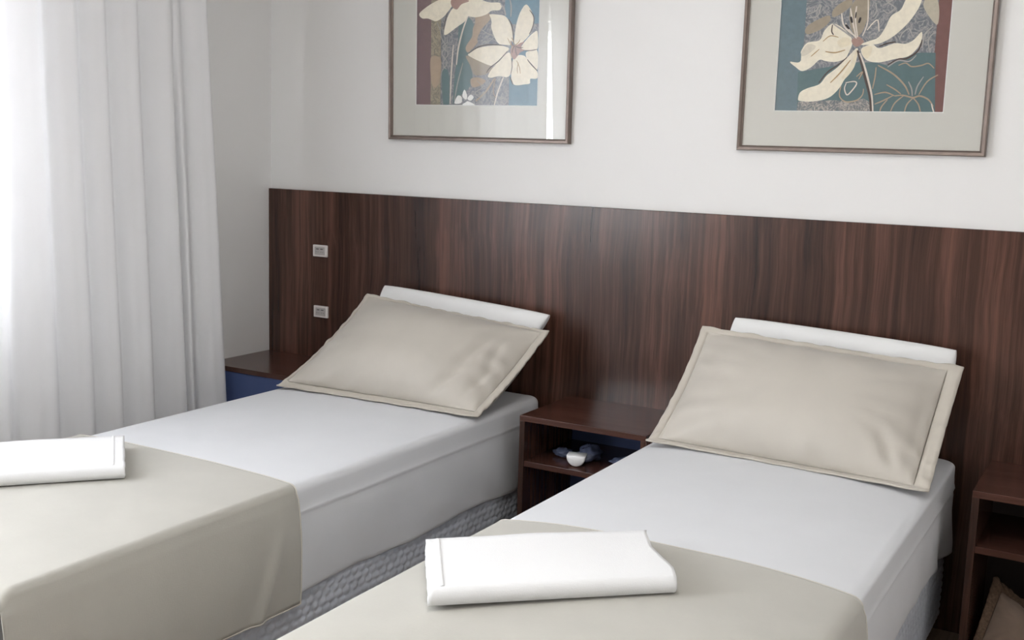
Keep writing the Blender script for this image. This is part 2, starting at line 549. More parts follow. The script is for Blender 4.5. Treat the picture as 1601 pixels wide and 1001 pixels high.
def make_runner(bx, crown, ystart, skew, hem, seed, label):
    """suede-look throw across the foot of the bed, hanging down both sides and the end"""
    gap = 0.0075
    a, re = HW + 0.008, 0.022
    prof = []       # (x, drop, side t)
    nd = 22
    for k in range(nd):
        prof.append((a, 1 - k / nd, 'R'))
    for k in range(6):
        ang = math.pi / 2 * (1 - k / 6)
        prof.append((a - re + re * math.sin(ang), re * (1 - math.cos(ang)), 'A'))
    nt = 60
    half = [p for p in prof]
    top = [((a - re) * (1 - 2 * k / nt), 0.0, 'T') for k in range(nt + 1)]
    full = half + top + [(-x, d, t) for (x, d, t) in reversed(half)]
    ny = 80
    root = empty('bed_runner', (bx, FOOT, 0.3))
    V = []
    nu = len(full)
    for j in range(ny):
        v = j / (ny - 1)
        for (x, d, t) in full:
            yy = ystart + skew * x / HW
            yy += 0.004 * nz(x * 5 + seed, 1.0)
            y = yy + (FOOT - 0.016 - yy) * v
            if t == 'R':
                sgn = 1 if x > 0 else -1
                hm = hem + 0.010 * nz(y * 3 + seed, 3.0 * sgn)
                z = (ZB + gap - re) + (hm - (ZB + gap - re)) * d
                bul = 0.004 + 0.011 * math.sin(math.pi * d) + 0.012 * d * nz(y * 3.4 + seed, z * 4)
                # slanting fold close to the free edge
                w = (y - (yy - 0.10)) - (z - 0.42) * 0.42
                bul += 0.012 * math.exp(-(w / 0.022) ** 2) * smoothstep(0.15, 0.6, d)
                bul += 0.010 * d
                X = sgn * (a + bul)
            else:
                xx = max(-HW, min(HW, x))
                z = top_z(xx, max(y, FOOT + 0.02), crown) + gap - d
                z -= 0.02 * smoothstep(FOOT + 0.03, FOOT - 0.016, y) ** 2
                z += 0.0012 * nz(x * 4 + seed, y * 5)
                X = x
            V.append((X, y - FOOT, z - 0.3))
    body = pydata('throw', V, grid_faces(nu, ny, flip=False), 'runner_suede', root)
    solidify(body, 0.004, 0.0)
    # end flap
    V2 = []
    n2 = 50
    for j in range(18):
        d = j / 17
        for i in range(n2):
            x = -a + 0.01 + (2 * a - 0.02) * i / (n2 - 1)
            z = ZB + gap - 0.018 + (hem - ZB + 0.01) * d
            V2.append((x, -0.016 - 0.012 * math.sin(min(1, d * 3) * math.pi / 2) - 0.008 * d * nz(x * 4, seed), z - 0.3))
    fl = pydata('end_flap', V2, grid_faces(n2, 18, flip=True), 'runner_suede', root)
    solidify(fl, 0.004, 0.0)
    # stitched hem along the free edge and along both lower edges
    def ribbon(name, idx):
        w = []
        for k in idx:
            w.append(Vector(V[k]))
        return w
    def tube(name, pts, r):
        Vt = []
        m = 6
        for k, p in enumerate(pts):
            t = (pts[min(k + 1, len(pts) - 1)] - pts[max(k - 1, 0)]).normalized()
            u = t.cross(Vector((0.31, 0.2, 0.93))).normalized()
            w = t.cross(u)
            for q in range(m):
                an = 2 * math.pi * q / m
                Vt.append(p + (u * math.cos(an) + w * math.sin(an)) * r)
        pydata(name, Vt, grid_faces(m, len(pts), wrap=True), 'runner_hem', root)
    tube('hem', ribbon('hem', range(0, nu)), 0.0032)
    tube('hem', ribbon('hem', [j * nu for j in range(ny)]), 0.0032)
    tube('hem', ribbon('hem', [j * nu + nu - 1 for j in range(ny)]), 0.0032)
    tag(root, label, 'bed runner', 'bed runners')
    return root

make_runner(LX, 0.012, -1.452, -0.004, 0.262, 2.0, 'beige bed runner draped over the foot of the bed beside the curtain')
make_runner(RXB, 0.026, -1.372, 0.004, 0.262, 6.0, 'beige bed runner draped over the foot of the right bed')

# ---------------------------------------------------------------- pillows
def pillow_surface(cor, inner4, sag, tf, tb, seed, nu, nv, wrinkle, pinch=0.015, power=2.5, expo=0.75, corner=0.0, folds=()):
    """returns function P(u,v,side) on a cushion spanned by four corners (BL, BR, TR, TL); u,v in -1..1"""
    BL, BR, TR, TL = [Vector(c) for c in cor]
    nrm = ((BR - BL) + (TR - TL)).cross((TL - BL) + (TR - BR)).normalized()
    if nrm.z < 0 and abs(nrm.z) > 0.2:
        nrm = -nrm
    def P(u, v, side):
        # edges drawn in between the corners
        uu = u * (1 - pinch * (1 - v * v))
        vv = v * (1 - pinch * 1.3 * (1 - u * u)) if v > 0 else v * (1 - pinch * 0.25 * (1 - u * u))
        rc = 1 - corner * abs(u) ** 6 * abs(v) ** 6
        uu, vv = uu * rc, vv * rc
        a, b = (uu + 1) / 2, (vv + 1) / 2
        p = BL * (1 - a) * (1 - b) + BR * a * (1 - b) + TR * a * b + TL * (1 - a) * b
        p = p - nrm * sag * (1 - v * v)
        iu, iv = min(1, abs(u) / (inner4[1] if u > 0 else inner4[0])), min(1, abs(v) / (inner4[3] if v > 0 else inner4[2]))
        e = max(0.0, (1 - iu ** power)) ** expo * max(0.0, (1 - iv ** power)) ** expo
        t = tf * e if side > 0 else min(0.085, tb * e ** 0.45)
        if side > 0 and wrinkle:
            ed = smoothstep(0.35, 0.95, max(iu, iv)) * (1 - smoothstep(0.97, 1.0, max(iu, iv)))
            ang = math.atan2(v, u)
            t += wrinkle * ed * math.sin(ang * 16 + 3 * nz(u * 2 + seed, v * 2)) * (0.5 + nz(u * 1.4 + seed, v * 1.4, 5))
            t += wrinkle * 0.7 * e * nz(u * 2.6 + seed, v * 2.6)
            for (fu, slope, fv, fh, depth, wid) in folds:
                t -= depth * math.exp(-((u - fu - slope * (v - fv)) / wid) ** 2 - ((v - fv) / fh) ** 2) * smoothstep(0, 0.4, e)
        return p + nrm * t * (1 if side > 0 else -1)
    return P

def make_sham(name, cor, sag, tf, tb, seed, label, cat='pillow', group='beige flanged pillows', fl=(0.036, 0.036, 0.036, 0.036), folds=(), mats=('beige_sateen', 'beige_flange'), floor_z=None, wrinkle=0.006):
    W = (Vector(cor[1]) - Vector(cor[0])).length
    H = (Vector(cor[3]) - Vector(cor[0])).length
    inner = (1 - 2 * fl[0] / W, 1 - 2 * fl[1] / W, 1 - 2 * fl[2] / H, 1 - 2 * fl[3] / H)   # left, right, bottom, top
    isc = lambda s, k: s * (inner[k + 1] if s > 0 else inner[k])
    nu, nv = 70, 50
    P = pillow_surface(cor, inner, sag, tf, tb, seed, nu, nv, wrinkle, folds=folds)
    base = (Vector(cor[0]) + Vector(cor[1])) / 2
    root = empty(name, base)
    V, F = [], []
    def cl(p):
        if floor_z is not None and p.z < floor_z:
            p.z = floor_z
        return p - base
    for side in (1, -1):
        off = len(V)
        for j in range(nv):
            # closer rows near the seam
            v = isc(math.sin((-1 + 2 * j / (nv - 1)) * math.pi / 2), 2)
            for i in range(nu):
                u = isc(math.sin((-1 + 2 * i / (nu - 1)) * math.pi / 2), 0)
                V.append(cl(P(u, v, side)))
        F += grid_faces(nu, nv, off, flip=side < 0)
    pydata('cushion', V, F, mats[0], root)
    # flat flange all round, slightly wavy
    V, F = [], []
    ring = []
    n = 60
    for i in range(n): ring.append((-1 + 2 * i / n, -1))
    for i in range(n): ring.append((1, -1 + 2 * i / n))
    for i in range(n): ring.append((1 - 2 * i / n, 1))
    for i in range(n): ring.append((-1, 1 - 2 * i / n))
    N = len(ring)
    NR = 5
    for k in range(NR):
        t = k / (NR - 1)
        for q, (u, v) in enumerate(ring):
            U, Vv = isc(u, 0) * 0.985 * (1 - t) + u * t, isc(v, 2) * 0.985 * (1 - t) + v * t
            p = P(U, Vv, 0.0)
            wv = 0.006 * t * nz(q * 0.16 + seed, t, seed) + 0.003 * t * math.sin(q * 0.7)
            p = p + Vector((0, -wv, abs(wv)))
            V.append(cl(p))
    fo = pydata('flange', V, grid_faces(N, NR, wrap=True), mats[1], root)
    solidify(fo, 0.005, 0.0)
    tag(root, label, cat, group)
    return root

def make_plain_pillow(cor, sag, tf, tb, seed, label, floor_z):
    nu, nv = 70, 50
    P = pillow_surface(cor, (1.0, 1.0, 1.0, 1.0), sag, tf, tb, seed, nu, nv, 0.004, pinch=-0.01, power=7.0, expo=0.42, corner=0.018)
    base = (Vector(cor[0]) + Vector(cor[1])) / 2
    V, F = [], []
    for side in (1, -1):
        off = len(V)
        for j in range(nv):
            v = math.sin((-1 + 2 * j / (nv - 1)) * math.pi / 2)
            for i in range(nu):
                u = math.sin((-1 + 2 * i / (nu - 1)) * math.pi / 2)
                p = P(u, v, side)
                p.z = max(p.z, floor_z)
                p.y = min(p.y, -0.004)
                V.append(p - base)
        F += grid_faces(nu, nv, off, flip=side < 0)
    o = pydata('white_pillow', V, F, 'pillow_white')
    o.location = base
    tag(o, label, 'pillow', 'white pillows against the headboard')
    return o

make_plain_pillow([(0.66, -0.17, 0.605), (1.27, -0.17, 0.605), (1.452, -0.07, 0.900), (0.680, -0.07, 0.945)], 0.0, 0.032, 0.032, 1.0,
                  'white pillow propped behind the beige pillow on the bed beside the curtain', 0.598)
make_plain_pillow([(2.13, -0.18, 0.615), (2.83, -0.18, 0.615), (2.872, -0.075, 0.935), (2.152, -0.075, 0.965)], 0.0, 0.034, 0.034, 5.0,
                  'white pillow propped behind the beige pillow on the right bed', 0.610)
make_sham('beige_pillow', [(0.562, -0.575, 0.592), (1.428, -0.540, 0.592), (1.500, -0.170, 0.853), (0.706, -0.210, 0.921)], 0.022, 0.125, 0.150, 3.0,
          'beige sateen pillow with flat border, slumped on the bed beside the curtain', floor_z=0.598, fl=(0.014, 0.034, 0.040, 0.010),
          folds=((0.62, 0.10, 0.1, 0.45, 0.016, 0.045), (0.76, -0.10, 0.25, 0.35, 0.014, 0.035), (0.58, 0.25, -0.45, 0.30, 0.014, 0.04), (0.80, 0.12, -0.35, 0.30, 0.012, 0.03), (-0.2, 0.6, -0.6, 0.25, 0.005, 0.06)))
make_sham('beige_pillow', [(2.036, -0.512, 0.594), (2.893, -0.556, 0.592), (2.910, -0.215, 0.905), (2.094, -0.215, 0.942)], 0.018, 0.110, 0.070, 7.0,
          'beige sateen pillow with flat border, propped upright on the right bed', floor_z=0.6095, fl=(0.026, 0.046, 0.034, 0.016),
          folds=((0.70, -0.3, -0.55, 0.25, 0.012, 0.04), (0.35, -0.2, -0.7, 0.18, 0.006, 0.035), (-0.05, -0.1, -0.72, 0.16, 0.006, 0.03), (-0.45, 0.2, -0.7, 0.18, 0.006, 0.035), (0.84, 0.0, 0.0, 0.6, 0.008, 0.04)))

# ---------------------------------------------------------------- folded towels
def make_towel(corner, ang, L, W, zbase, seed, label, wavy):
    """a towel folded in layers: local x along its length, y across, z up; the rounded fold faces -y"""
    root = empty('folded_towel', (corner[0], corner[1], zbase))
    root.rotation_euler = (0, 0, ang)
    nL = 60
    def layer(name, z0, z1, y_back, inset, th):
        # cross-section: bottom flap, round fold at the front (y=-W+inset), top flap
        r = (z1 - z0) / 2
        sec = []
        for k in range(14):
            sec.append((y_back - (W - inset - r + y_back) * k / 13, z0))
        for k in range(1, 10):
            a = -math.pi / 2 - math.pi * k / 10
            sec.append((-W + inset + r + r * math.cos(a), z0 + r + r * math.sin(a)))
        for k in range(14):
            sec.append((-W + inset + r + (W - inset - r + y_back) * k / 13, z1))
        V = []
        for i in range(nL):
            s = i / (nL - 1)
            for (y, z) in sec:
                x = L * s
                t = (z - z0) / max(1e-6, z1 - z0)
                e = smoothstep(0.55, 1.0, s)
                # right end drawn in along a soft S
                x += wavy * (0.108 * y + e * 0.008 * math.sin(y / W * 6.28 + 0.4) * t)
                x += 0.003 * nz(y * 30 + seed, z * 40) * (1 if s > 0.5 else -1)
                yy = y + 0.003 * nz(x * 7 + seed, 1.0) * t
                zz = z + (0.0025 * nz(x * 6 + seed, y * 8) + 0.004 * smoothstep(-0.4 * W, -W, y) * 0) * t
                zz += 0.003 * math.sin(math.pi * s) * t
                V.append((x, yy, zz))
        o = pydata(name, V, grid_faces(len(sec), nL, flip=False), 'towel_terry', root)
        solidify(o, th, 0.0)
        return o
    layer('outer_fold', 0.003, 0.034, 0.0, 0.0, 0.005)
    layer('inner_fold', 0.010, 0.027, -0.008, 0.012, 0.005)
    # woven border band close to one end
    bV = []
    xs = L - 0.030 if not wavy else 0.028
    for k in range(16):
        y = -W + 0.018 + (W - 0.02) * k / 15
        z = 0.034 + 0.003 + 0.0025 * nz(xs * 6 + seed, y * 8) + 0.003 * math.sin(math.pi * xs / L)
        for dx, dz in ((-0.004, 0.0), (-0.003, 0.0013), (0.003, 0.0013), (0.004, 0.0)):
            bV.append((xs + dx + wavy * 0.108 * y, y, z + dz - 0.0005))
    pydata('border_band', bV, grid_faces(4, 16, flip=True), 'towel_terry', root)
    tag(root, label, 'towel', 'folded towels')
    return root

zt_r = ZB + 0.026 + 0.0105
zt_l = ZB + 0.012 + 0.0105
a_r = math.atan2(-1.411 + 1.748, 2.418 - 2.043)
make_towel((2.045, -1.745), a_r, 0.505, 0.285, zt_r, 2.0, 'folded white towel lying on the runner of the right bed', 1.0)
a_l = math.atan2(-1.502 + 1.755, 0.811 - 0.594)
make_towel((0.811 - 0.40 * math.cos(a_l), -1.502 - 0.40 * math.sin(a_l)), a_l, 0.40, 0.322, zt_l, 9.0,
           'folded white towel lying on the runner beside the curtain', 0.0)

# ---------------------------------------------------------------- nightstands
NZ, ND = 0.587, 0.386
def make_nightstand(x0, x1, back, label, closed=False):
    r = empty('nightstand', ((x0 + x1) / 2, -ND / 2, 0))
    w = (x1 - x0) / 2
    d = ND / 2
    t = 0.02
    y1 = d - 0.001
    box('top_panel', 'wood_shelf', -w, w, -d, y1, NZ - t, NZ, r, 0.0012)
    box('side_panel', 'wood_panel', -w, -w + t, -d + 0.001, y1, 0.0, NZ - t, r, 0.001)
    box('side_panel', 'wood_panel', w - t, w, -d + 0.001, y1, 0.0, NZ - t, r, 0.001)
    if not closed:
        box('shelf', 'wood_shelf', -w + t, w - t, -d + 0.004, y1 - 0.012, 0.405, 0.425, r, 0.001)
    box('bottom_panel', 'wood_shelf', -w + t, w - t, -d + 0.004, y1 - 0.012, 0.06, 0.08, r, 0.001)
    box('kick_board', 'wood_panel', -w + t, w - t, -d + 0.03, -d + 0.045, 0.0, 0.06, r)
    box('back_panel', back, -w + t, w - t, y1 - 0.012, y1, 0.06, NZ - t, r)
    if closed:
        box('haze_front', 'haze_blue_board', -w + t + 0.002, w - t - 0.002, -d + 0.006, -d + 0.022, 0.082, NZ - t - 0.002, r, 0.001)  # added closed front, coloured blue to stand for lens haze
    tag(r, label, 'nightstand', 'wooden nightstands')
    return r
make_nightstand(0.003, 0.455, 'haze_blue_board', 'wooden nightstand with an added haze-blue front in the corner by the curtain', True)
make_nightstand(1.508, 1.985, 'haze_blue_board', 'open wooden nightstand with one shelf between the two beds')
make_nightstand(2.985, 3.43, 'dark_board', 'dark open wooden nightstand at the right edge, holding a cushion')

# things on the middle shelf
def blob(name, mat, rad, seed, parent, amp, squash=1.0, n=28, m=16, power=1.0):
    V = []
    for j in range(m + 1):
        th = math.pi * j / m
        for i in range(n):
            ph = 2 * math.pi * i / n
            x, y, z = math.sin(th) * math.cos(ph), math.sin(th) * math.sin(ph), math.cos(th)
            f = 1 + amp * nz(x * 2 + seed, y * 2, z * 2) + amp * 0.6 * abs(nz(x * 5 + seed, y * 5, z * 5))
            V.append((x * rad[0] * f, y * rad[1] * f, max(-rad[2] * 0.8, z * rad[2] * f)))
    return pydata(name, V, grid_faces(n, m + 1, wrap=True, flip=True), mat, parent, smooth=True)

SH = 0.425
r = empty('wrapped_toiletry', (1.712, -0.345, SH))
# white scoop-like end: flat top edge, round underside
V, F = [], []
nn = 24
sec = [(-0.033, 0.040)] + [(0.033 * math.cos(math.pi + math.pi * k / nn), 0.036 + 0.034 * math.sin(math.pi + math.pi * k / nn)) for k in range(nn + 1)] + [(0.033, 0.040)]
sec = [(x, max(z, 0.002)) for x, z in sec]
for (yy, sc) in ((-0.004, 0.02), (-0.004, 0.85), (0.0, 1.0), (0.05, 0.97), (0.054, 0.9), (0.054, 0.02)):
    for (x, z) in sec:
        V.append((x * sc, yy, 0.021 + (z - 0.021) * sc))
pydata('white_end', V, grid_faces(len(sec), 6, wrap=True, flip=True), 'soap_white', r)
w = blob('plastic_wrap', 'wrap_blue', (0.042, 0.06, 0.026), 3.0, r, 0.35)
w.location = (0.03, 0.115, 0.0225)
r.rotation_euler = (0, 0, math.radians(18))
tag(r, 'small white round-ended toiletry in plastic wrap on the shelf between the beds', 'toiletry')
p1 = blob('plastic_packet', 'wrap_blue', (0.032, 0.026, 0.016), 11.0, None, 0.4)
p1.location = (1.612, -0.245, SH + 0.0135)
tag(p1, 'crumpled blue-grey packet on the shelf, left of the white toiletry', 'packet', 'packets on the shelf')
p2 = blob('plastic_packet', 'wrap_blue', (0.052, 0.042, 0.018), 17.0, None, 0.45)
p2.location = (1.86, -0.25, SH + 0.015)
tag(p2, 'crumpled blue-grey packet on the shelf, right of the white toiletry', 'packet', 'packets on the shelf')

# cushion in the right-hand nightstand
make_sham('cushion', [(3.012, -0.315, 0.092), (3.20, -0.34, 0.092), (3.29, -0.14, 0.105), (3.048, -0.225, 0.292)], 0.0, 0.05, 0.025, 13.0,
          'tan cushion with a fringed edge lying inside the right nightstand', 'cushion', None, (0.022, 0.022, 0.022, 0.022), (), ('cushion_tan', 'cushion_fringe'), 0.084, 0.004)

# ---------------------------------------------------------------- socket plates on the headboard
def make_socket(x, z, label):
    r = empty('socket_plate', (x, 0.0, z))
    box('plate', 'plastic_white', -0.0385, 0.0385, -0.010, 0.0, -0.025, 0.025, r, 0.003)
    box('module', 'plastic_grey', -0.027, 0.027, -0.0118, -0.009, -0.017, 0.017, r, 0.0015)
    for k in (-1, 1):
        box('slot', 'slot_dark', k * 0.011 - 0.007, k * 0.011 + 0.007, -0.0124, -0.0112, 0.006, 0.010, r)
        for q in (-1, 1):
            box('contact', 'slot_dark', k * 0.013 - 0.0012 + q * 0.005, k * 0.013 + 0.0012 + q * 0.005, -0.0124, -0.0112, -0.006, -0.003, r)
    tag(r, label, 'socket', 'socket plates on the headboard')
make_socket(0.297, 1.049, 'upper small white socket plate on the dark headboard')
make_socket(0.302, 0.788, 'lower small white socket plate, just above the corner nightstand')

# ---------------------------------------------------------------- framed flower prints
ART_ONE = dict(poly=[
 ('patch','p_teal_d',[(198,334),(254,320),(261,270),(228,196),(260,128),(254,78),(216,44),(181,19),(174,1),(179,104),(196,230)]),
 ('patch','p_teal_d',[(121,129),(152,125),(155,3),(129,3)]),
 ('patch','p_tan',[(274,340),(333,342),(334,318),(300,286),(281,253),(282,237),(257,212),(238,200),(229,221),(256,258),(260,287),(270,311)]),
 ('patch','p_tan',[(253,99),(281,107),(321,95),(302,78),(262,70)]),
 ('patch','p_tan',[(67,181),(112,181),(116,130),(104,78),(75,78)]),
 ('patch','p_khaki',[(235,189),(350,144),(325,120),(301,115),(268,118),(249,154)]),
 ('petal','p_cream',[(161,394),(119,433),(92,476),(132,507),(179,480),(191,422)]),
 ('petal','p_cream',[(186,401),(185,447),(209,487),(249,501),(280,467),(251,419),(222,392)]),
 ('petal','p_cream',[(232,395),(291,438),(349,452),(380,426),(332,400),(282,388)]),
 ('petal','p_cream',[(11,349),(31,367),(73,389),(119,404),(161,402),(164,377),(144,353),(121,333),(90,321),(53,332),(27,333)]),
 ('petal','p_cream',[(192,359),(234,337),(274,330),(319,339),(343,352),(377,353),(386,369),(376,380),(332,383),(282,395),(232,395),(197,380)]),
 ('petal','p_cream',[(128,273),(135,307),(147,340),(172,369),(207,367),(239,341),(224,317),(189,297),(149,273),(136,268)]),
 ('flower_centre','p_pink',[(161,398),(207,400),(242,391),(207,380),(187,362),(164,373)]),
 ('petal','p_cream',[(444,233),(446,270),(454,310),(469,346),(490,369),(509,353),(523,324),(521,292),(508,260),(478,233),(457,225)]),
 ('petal','p_cream',[(333,338),(368,337),(402,330),(422,307),(433,278),(437,246),(428,226),(401,226),(376,231),(356,256),(342,293),(344,318)]),
 ('petal','p_cream',[(240,194),(278,214),(327,223),(377,224),(411,218),(421,209),(402,185),(379,161),(349,149),(299,164),(258,181)]),
 ('petal','p_cream',[(331,111),(350,140),(383,165),(417,197),(432,185),(435,152),(431,119),(415,107),(380,111),(346,105)]),
 ('petal','p_cream',[(474,217),(501,248),(524,266),(542,270),(543,207),(503,204),(479,204)]),
 ('petal','p_cream',[(494,192),(503,200),(543,203),(545,134),(519,155),(499,176)]),
 ('petal','p_cream',[(437,160),(451,184),(489,184),(519,151),(545,126),(545,102),(516,100),(515,84),(493,80),(450,78),(434,102)]),
 ('flower_centre','p_pink',[(428,209),(440,225),(454,223),(476,233),(474,212),(489,204),(470,196),(447,172),(432,185)]),
 ('petal','p_white',[(217,36),(226,61),(238,40),(235,23)]),
 ('petal','p_white',[(181,9),(196,38),(214,32),(212,10)]),
 ('petal','p_white',[(240,27),(255,42),(269,32),(255,19)]),
 ('petal','p_white',[(218,3),(233,13),(243,17),(268,8),(270,2)]),
],line=[
 ('stem','p_line',3.5,[(236,333),(215,284),(196,217),(188,154)]),
 ('stem','p_line',3,[(173,230),(165,125),(161,6)]),
 ('stem','p_grey',2.5,[(218,162),(195,87),(181,19)]),
 ('stem','p_tan',3.5,[(361,103),(323,53),(278,17)]),
 ('stem','p_line',3,[(400,107),(377,53),(362,3)]),
 ('stem','p_tan',2,[(366,103),(359,78),(358,49),(368,32)]),
 ('stem','p_grey',3,[(381,377),(397,357),(405,332)]),
 ('stem','p_grey',2.5,[(422,388),(428,364),(427,327)]),
 ('outline','p_dark',2,[(325,124),(340,142),(378,167),(416,203)]),
 ('outline','p_dark',2,[(417,319),(434,291),(441,233)]),
 ('outline','p_dark',2,[(243,196),(287,220),(337,228),(391,224)]),
 ('outline','p_dark',2,[(502,171),(519,153),(545,130)]),
 ('outline','p_dark',1.5,[(484,204),(517,203),(542,207)]),
 ('outline','p_dark',2,[(429,107),(443,79)]),
 ('outline','p_dark',2,[(507,349),(525,324),(523,292),(508,262)]),
 ('outline','p_dark',1.5,[(144,353),(134,320),(127,290)]),
 ('outline','p_dark',1.5,[(434,176),(437,144),(432,119)]),
 ('outline','p_ochre',1.5,[(415,250),(430,226),(440,209)]),
 ('outline','p_ochre',1.5,[(456,168),(469,143),(473,119)]),
 ('outline','p_ochre',1.5,[(464,160),(460,139),(462,121)]),
 ('outline','p_grey',2,[(96,316),(112,286),(118,257),(139,223),(119,198),(146,163),(121,129),(117,87)]),
 ('outline','p_grey',2,[(144,239),(124,223),(150,197),(125,163),(142,138)]),
 ('outline','p_grey',1.5,[(295,286),(326,269),(356,256),(317,232)]),
 ('outline','p_grey',1.5,[(281,95),(307,70),(277,49),(303,32),(327,61)]),
 ('outline','p_grey',1.5,[(393,28),(418,24),(408,7),(391,16)]),
 ('stamen','p_dark',1.5,[(448,222),(440,212),(436,196)]),
 ('stamen','p_ochre',1.5,[(448,224),(462,232),(470,244)]),
 ('stamen','p_dark',1.5,[(450,220),(466,214),(484,214)]),
 ('stamen','p_ochre',1.5,[(446,224),(440,240),(432,252)]),
 ('stamen','p_pink',2.5,[(450,222),(474,226),(486,236)]),
 ('stamen','p_mauve',2.5,[(446,220),(436,226),(430,240)]),
 ('stamen','p_mauve',2.5,[(450,218),(452,200),(458,186)]),
])
ART_TWO = dict(poly=[
 ('patch','p_teal_g',[(71,127),(167,142),(242,156),(317,155),(355,145),(390,165),(442,183),(495,182),(508,-1),(75,3)]),
 ('patch','p_scrib',[(77,31),(198,37),(252,32),(289,43),(312,28),(318,0),(75,3)]),
 ('patch','p_khaki',[(85,257),(99,279),(155,304),(164,288),(139,263),(98,247)]),
 ('patch','p_khaki',[(170,318),(191,340),(224,353),(229,335),(201,310),(173,299)]),
 ('patch','p_khaki',[(226,327),(257,363),(283,362),(283,303),(269,252),(251,238),(230,268)]),
 ('petal','p_khakil',[(450,341),(459,362),(481,354),(494,318),(496,275),(488,268),(465,294),(448,323)]),
 ('petal','p_cream',[(42,160),(72,158),(81,177),(76,192),(95,220),(134,227),(147,255),(165,275),(180,277),(204,265),(232,238),(240,216),(232,190),(219,167),(189,158),(158,161),(138,165),(113,142),(84,130),(62,143)]),
 ('petal','p_cream',[(77,42),(83,62),(106,75),(144,88),(165,115),(198,141),(233,178),(254,200),(259,189),(251,141),(224,103),(210,77),(185,50),(156,37),(117,32),(83,34)]),
 ('petal','p_cream',[(271,200),(302,211),(325,199),(371,213),(404,211),(428,223),(449,246),(450,219),(438,194),(414,172),(372,164),(328,155),(291,161),(272,182)]),
 ('petal','p_cream',[(265,211),(293,222),(319,232),(338,261),(354,297),(381,315),(393,343),(409,364),(441,363),(440,334),(428,306),(403,270),(366,235),(327,214),(294,210)]),
 ('petal_shadow','p_ochrel',[(192,222),(214,235),(233,227),(234,212),(216,205),(201,205)]),
 ('petal_shadow','p_fold',[(78,188),(96,215),(124,208),(106,188),(83,177)]),
 ('petal_shadow','p_ochrel',[(242,156),(253,193),(258,185),(251,141),(227,107),(215,111)]),
 ('petal_shadow','p_ochrel',[(273,200),(302,205),(300,181),(287,166),(274,181)]),
 ('flower_centre','p_pink',[(237,227),(255,238),(275,222),(268,211),(254,204),(242,212)]),
],line=[
 ('stem','p_dark',4.5,[(258,193),(274,152),(289,107),(307,51),(315,1)]),
 ('stem','p_line',3,[(265,185),(280,152),(296,107),(313,51),(320,1)]),
 ('stamen','p_line',2.5,[(252,234),(211,268),(199,310)]),
 ('stamen','p_line',2.5,[(250,234),(234,290),(226,324)]),
 ('stamen','p_line',2.5,[(255,234),(244,290),(245,330)]),
 ('stamen','p_line',2,[(270,237),(283,281),(279,355)]),
 ('stamen','p_line',2,[(252,230),(227,257),(214,279)]),
 ('stamen','p_line',2,[(283,255),(300,277),(314,284),(320,251)]),
 ('stamen','p_grey',2,[(303,339),(308,313),(299,295)]),
 ('stamen','p_grey',2.5,[(175,277),(212,253),(244,230)]),
 ('stamen','p_grey',2,[(89,309),(116,320),(130,338),(124,305),(94,298)]),
 ('stamen','p_grey',2,[(339,338),(362,322),(346,305),(327,316)]),
 ('stamen','p_grey',2,[(333,331),(353,345),(374,358)]),
 ('anther','p_black',3.5,[(229,298),(235,279)]),
 ('anther','p_black',3.5,[(260,295),(256,278)]),
 ('anther','p_black',3,[(215,274),(227,260)]),
 ('anther','p_black',2,[(245,312),(244,293)]),
 ('outline','p_ochre',2,[(156,191),(187,187),(219,195)]),
 ('outline','p_ochre',1.5,[(110,176),(136,199)]),
 ('outline','p_ochre',1.5,[(146,223),(168,240),(195,235)]),
 ('outline','p_ochre',2,[(179,92),(207,122),(238,163)]),
 ('outline','p_dark',2,[(142,92),(168,126),(198,147),(226,171)]),
 ('outline','p_dark',2,[(324,204),(349,213),(374,217)]),
 ('outline','p_dark',2.5,[(355,147),(386,164),(411,166),(442,188),(453,222)]),
 ('outline','p_grey',2,[(355,140),(386,160),(419,157),(439,175)]),
 ('outline','p_dark',2,[(173,275),(172,254),(179,243)]),
 ('outline','p_grey',2.5,[(481,261),(459,237),(455,197)]),
 ('outline','p_grey',2,[(490,247),(471,222),(477,189)]),
 ('outline','p_grey',2,[(385,224),(391,242),(411,256),(424,230)]),
 ('grass_blade','p_tan',2.5,[(325,146),(375,118),(411,84),(427,55)]),
 ('grass_blade','p_tan',2,[(356,86),(383,71),(402,57)]),
 ('grass_blade','p_grey',2,[(422,95),(433,73),(437,51)]),
 ('grass_blade','p_tan',2,[(508,115),(478,95),(456,55)]),
 ('grass_blade','p_grey',2,[(466,110),(450,81),(445,55)]),
 ('grass_blade','p_tan',2.5,[(384,51),(409,53),(439,46),(460,51),(486,40),(502,19)]),
 ('grass_blade','p_tan',2,[(439,44),(423,25),(417,0)]),
 ('grass_blade','p_tan',2,[(441,44),(457,26),(466,0)]),
 ('grass_blade','p_tan',2,[(410,51),(386,29),(375,3)]),
 ('grass_blade','p_tan',2,[(384,51),(354,62),(321,55)]),
 ('grass_blade','p_tan',2,[(380,53),(349,36),(324,25)]),
 ('grass_blade','p_tan',2,[(363,40),(346,17),(342,0)]),
 ('grass_blade','p_tan',2,[(320,140),(319,110),(314,73)]),
 ('outline','p_tan',2,[(388,145),(409,152),(428,141),(456,144),(477,150),(495,135)]),
 ('outline','p_line',2,[(228,92),(255,96),(263,88),(249,66),(235,54),(226,73),(230,90)]),
 ('outline','p_tan',2,[(214,81),(212,50),(233,32),(267,37),(284,54),(286,73)]),
 ('outline','p_tan',2,[(261,111),(279,126),(269,103)]),
 ('outline','p_line',2,[(496,28),(500,15),(505,2)]),
])

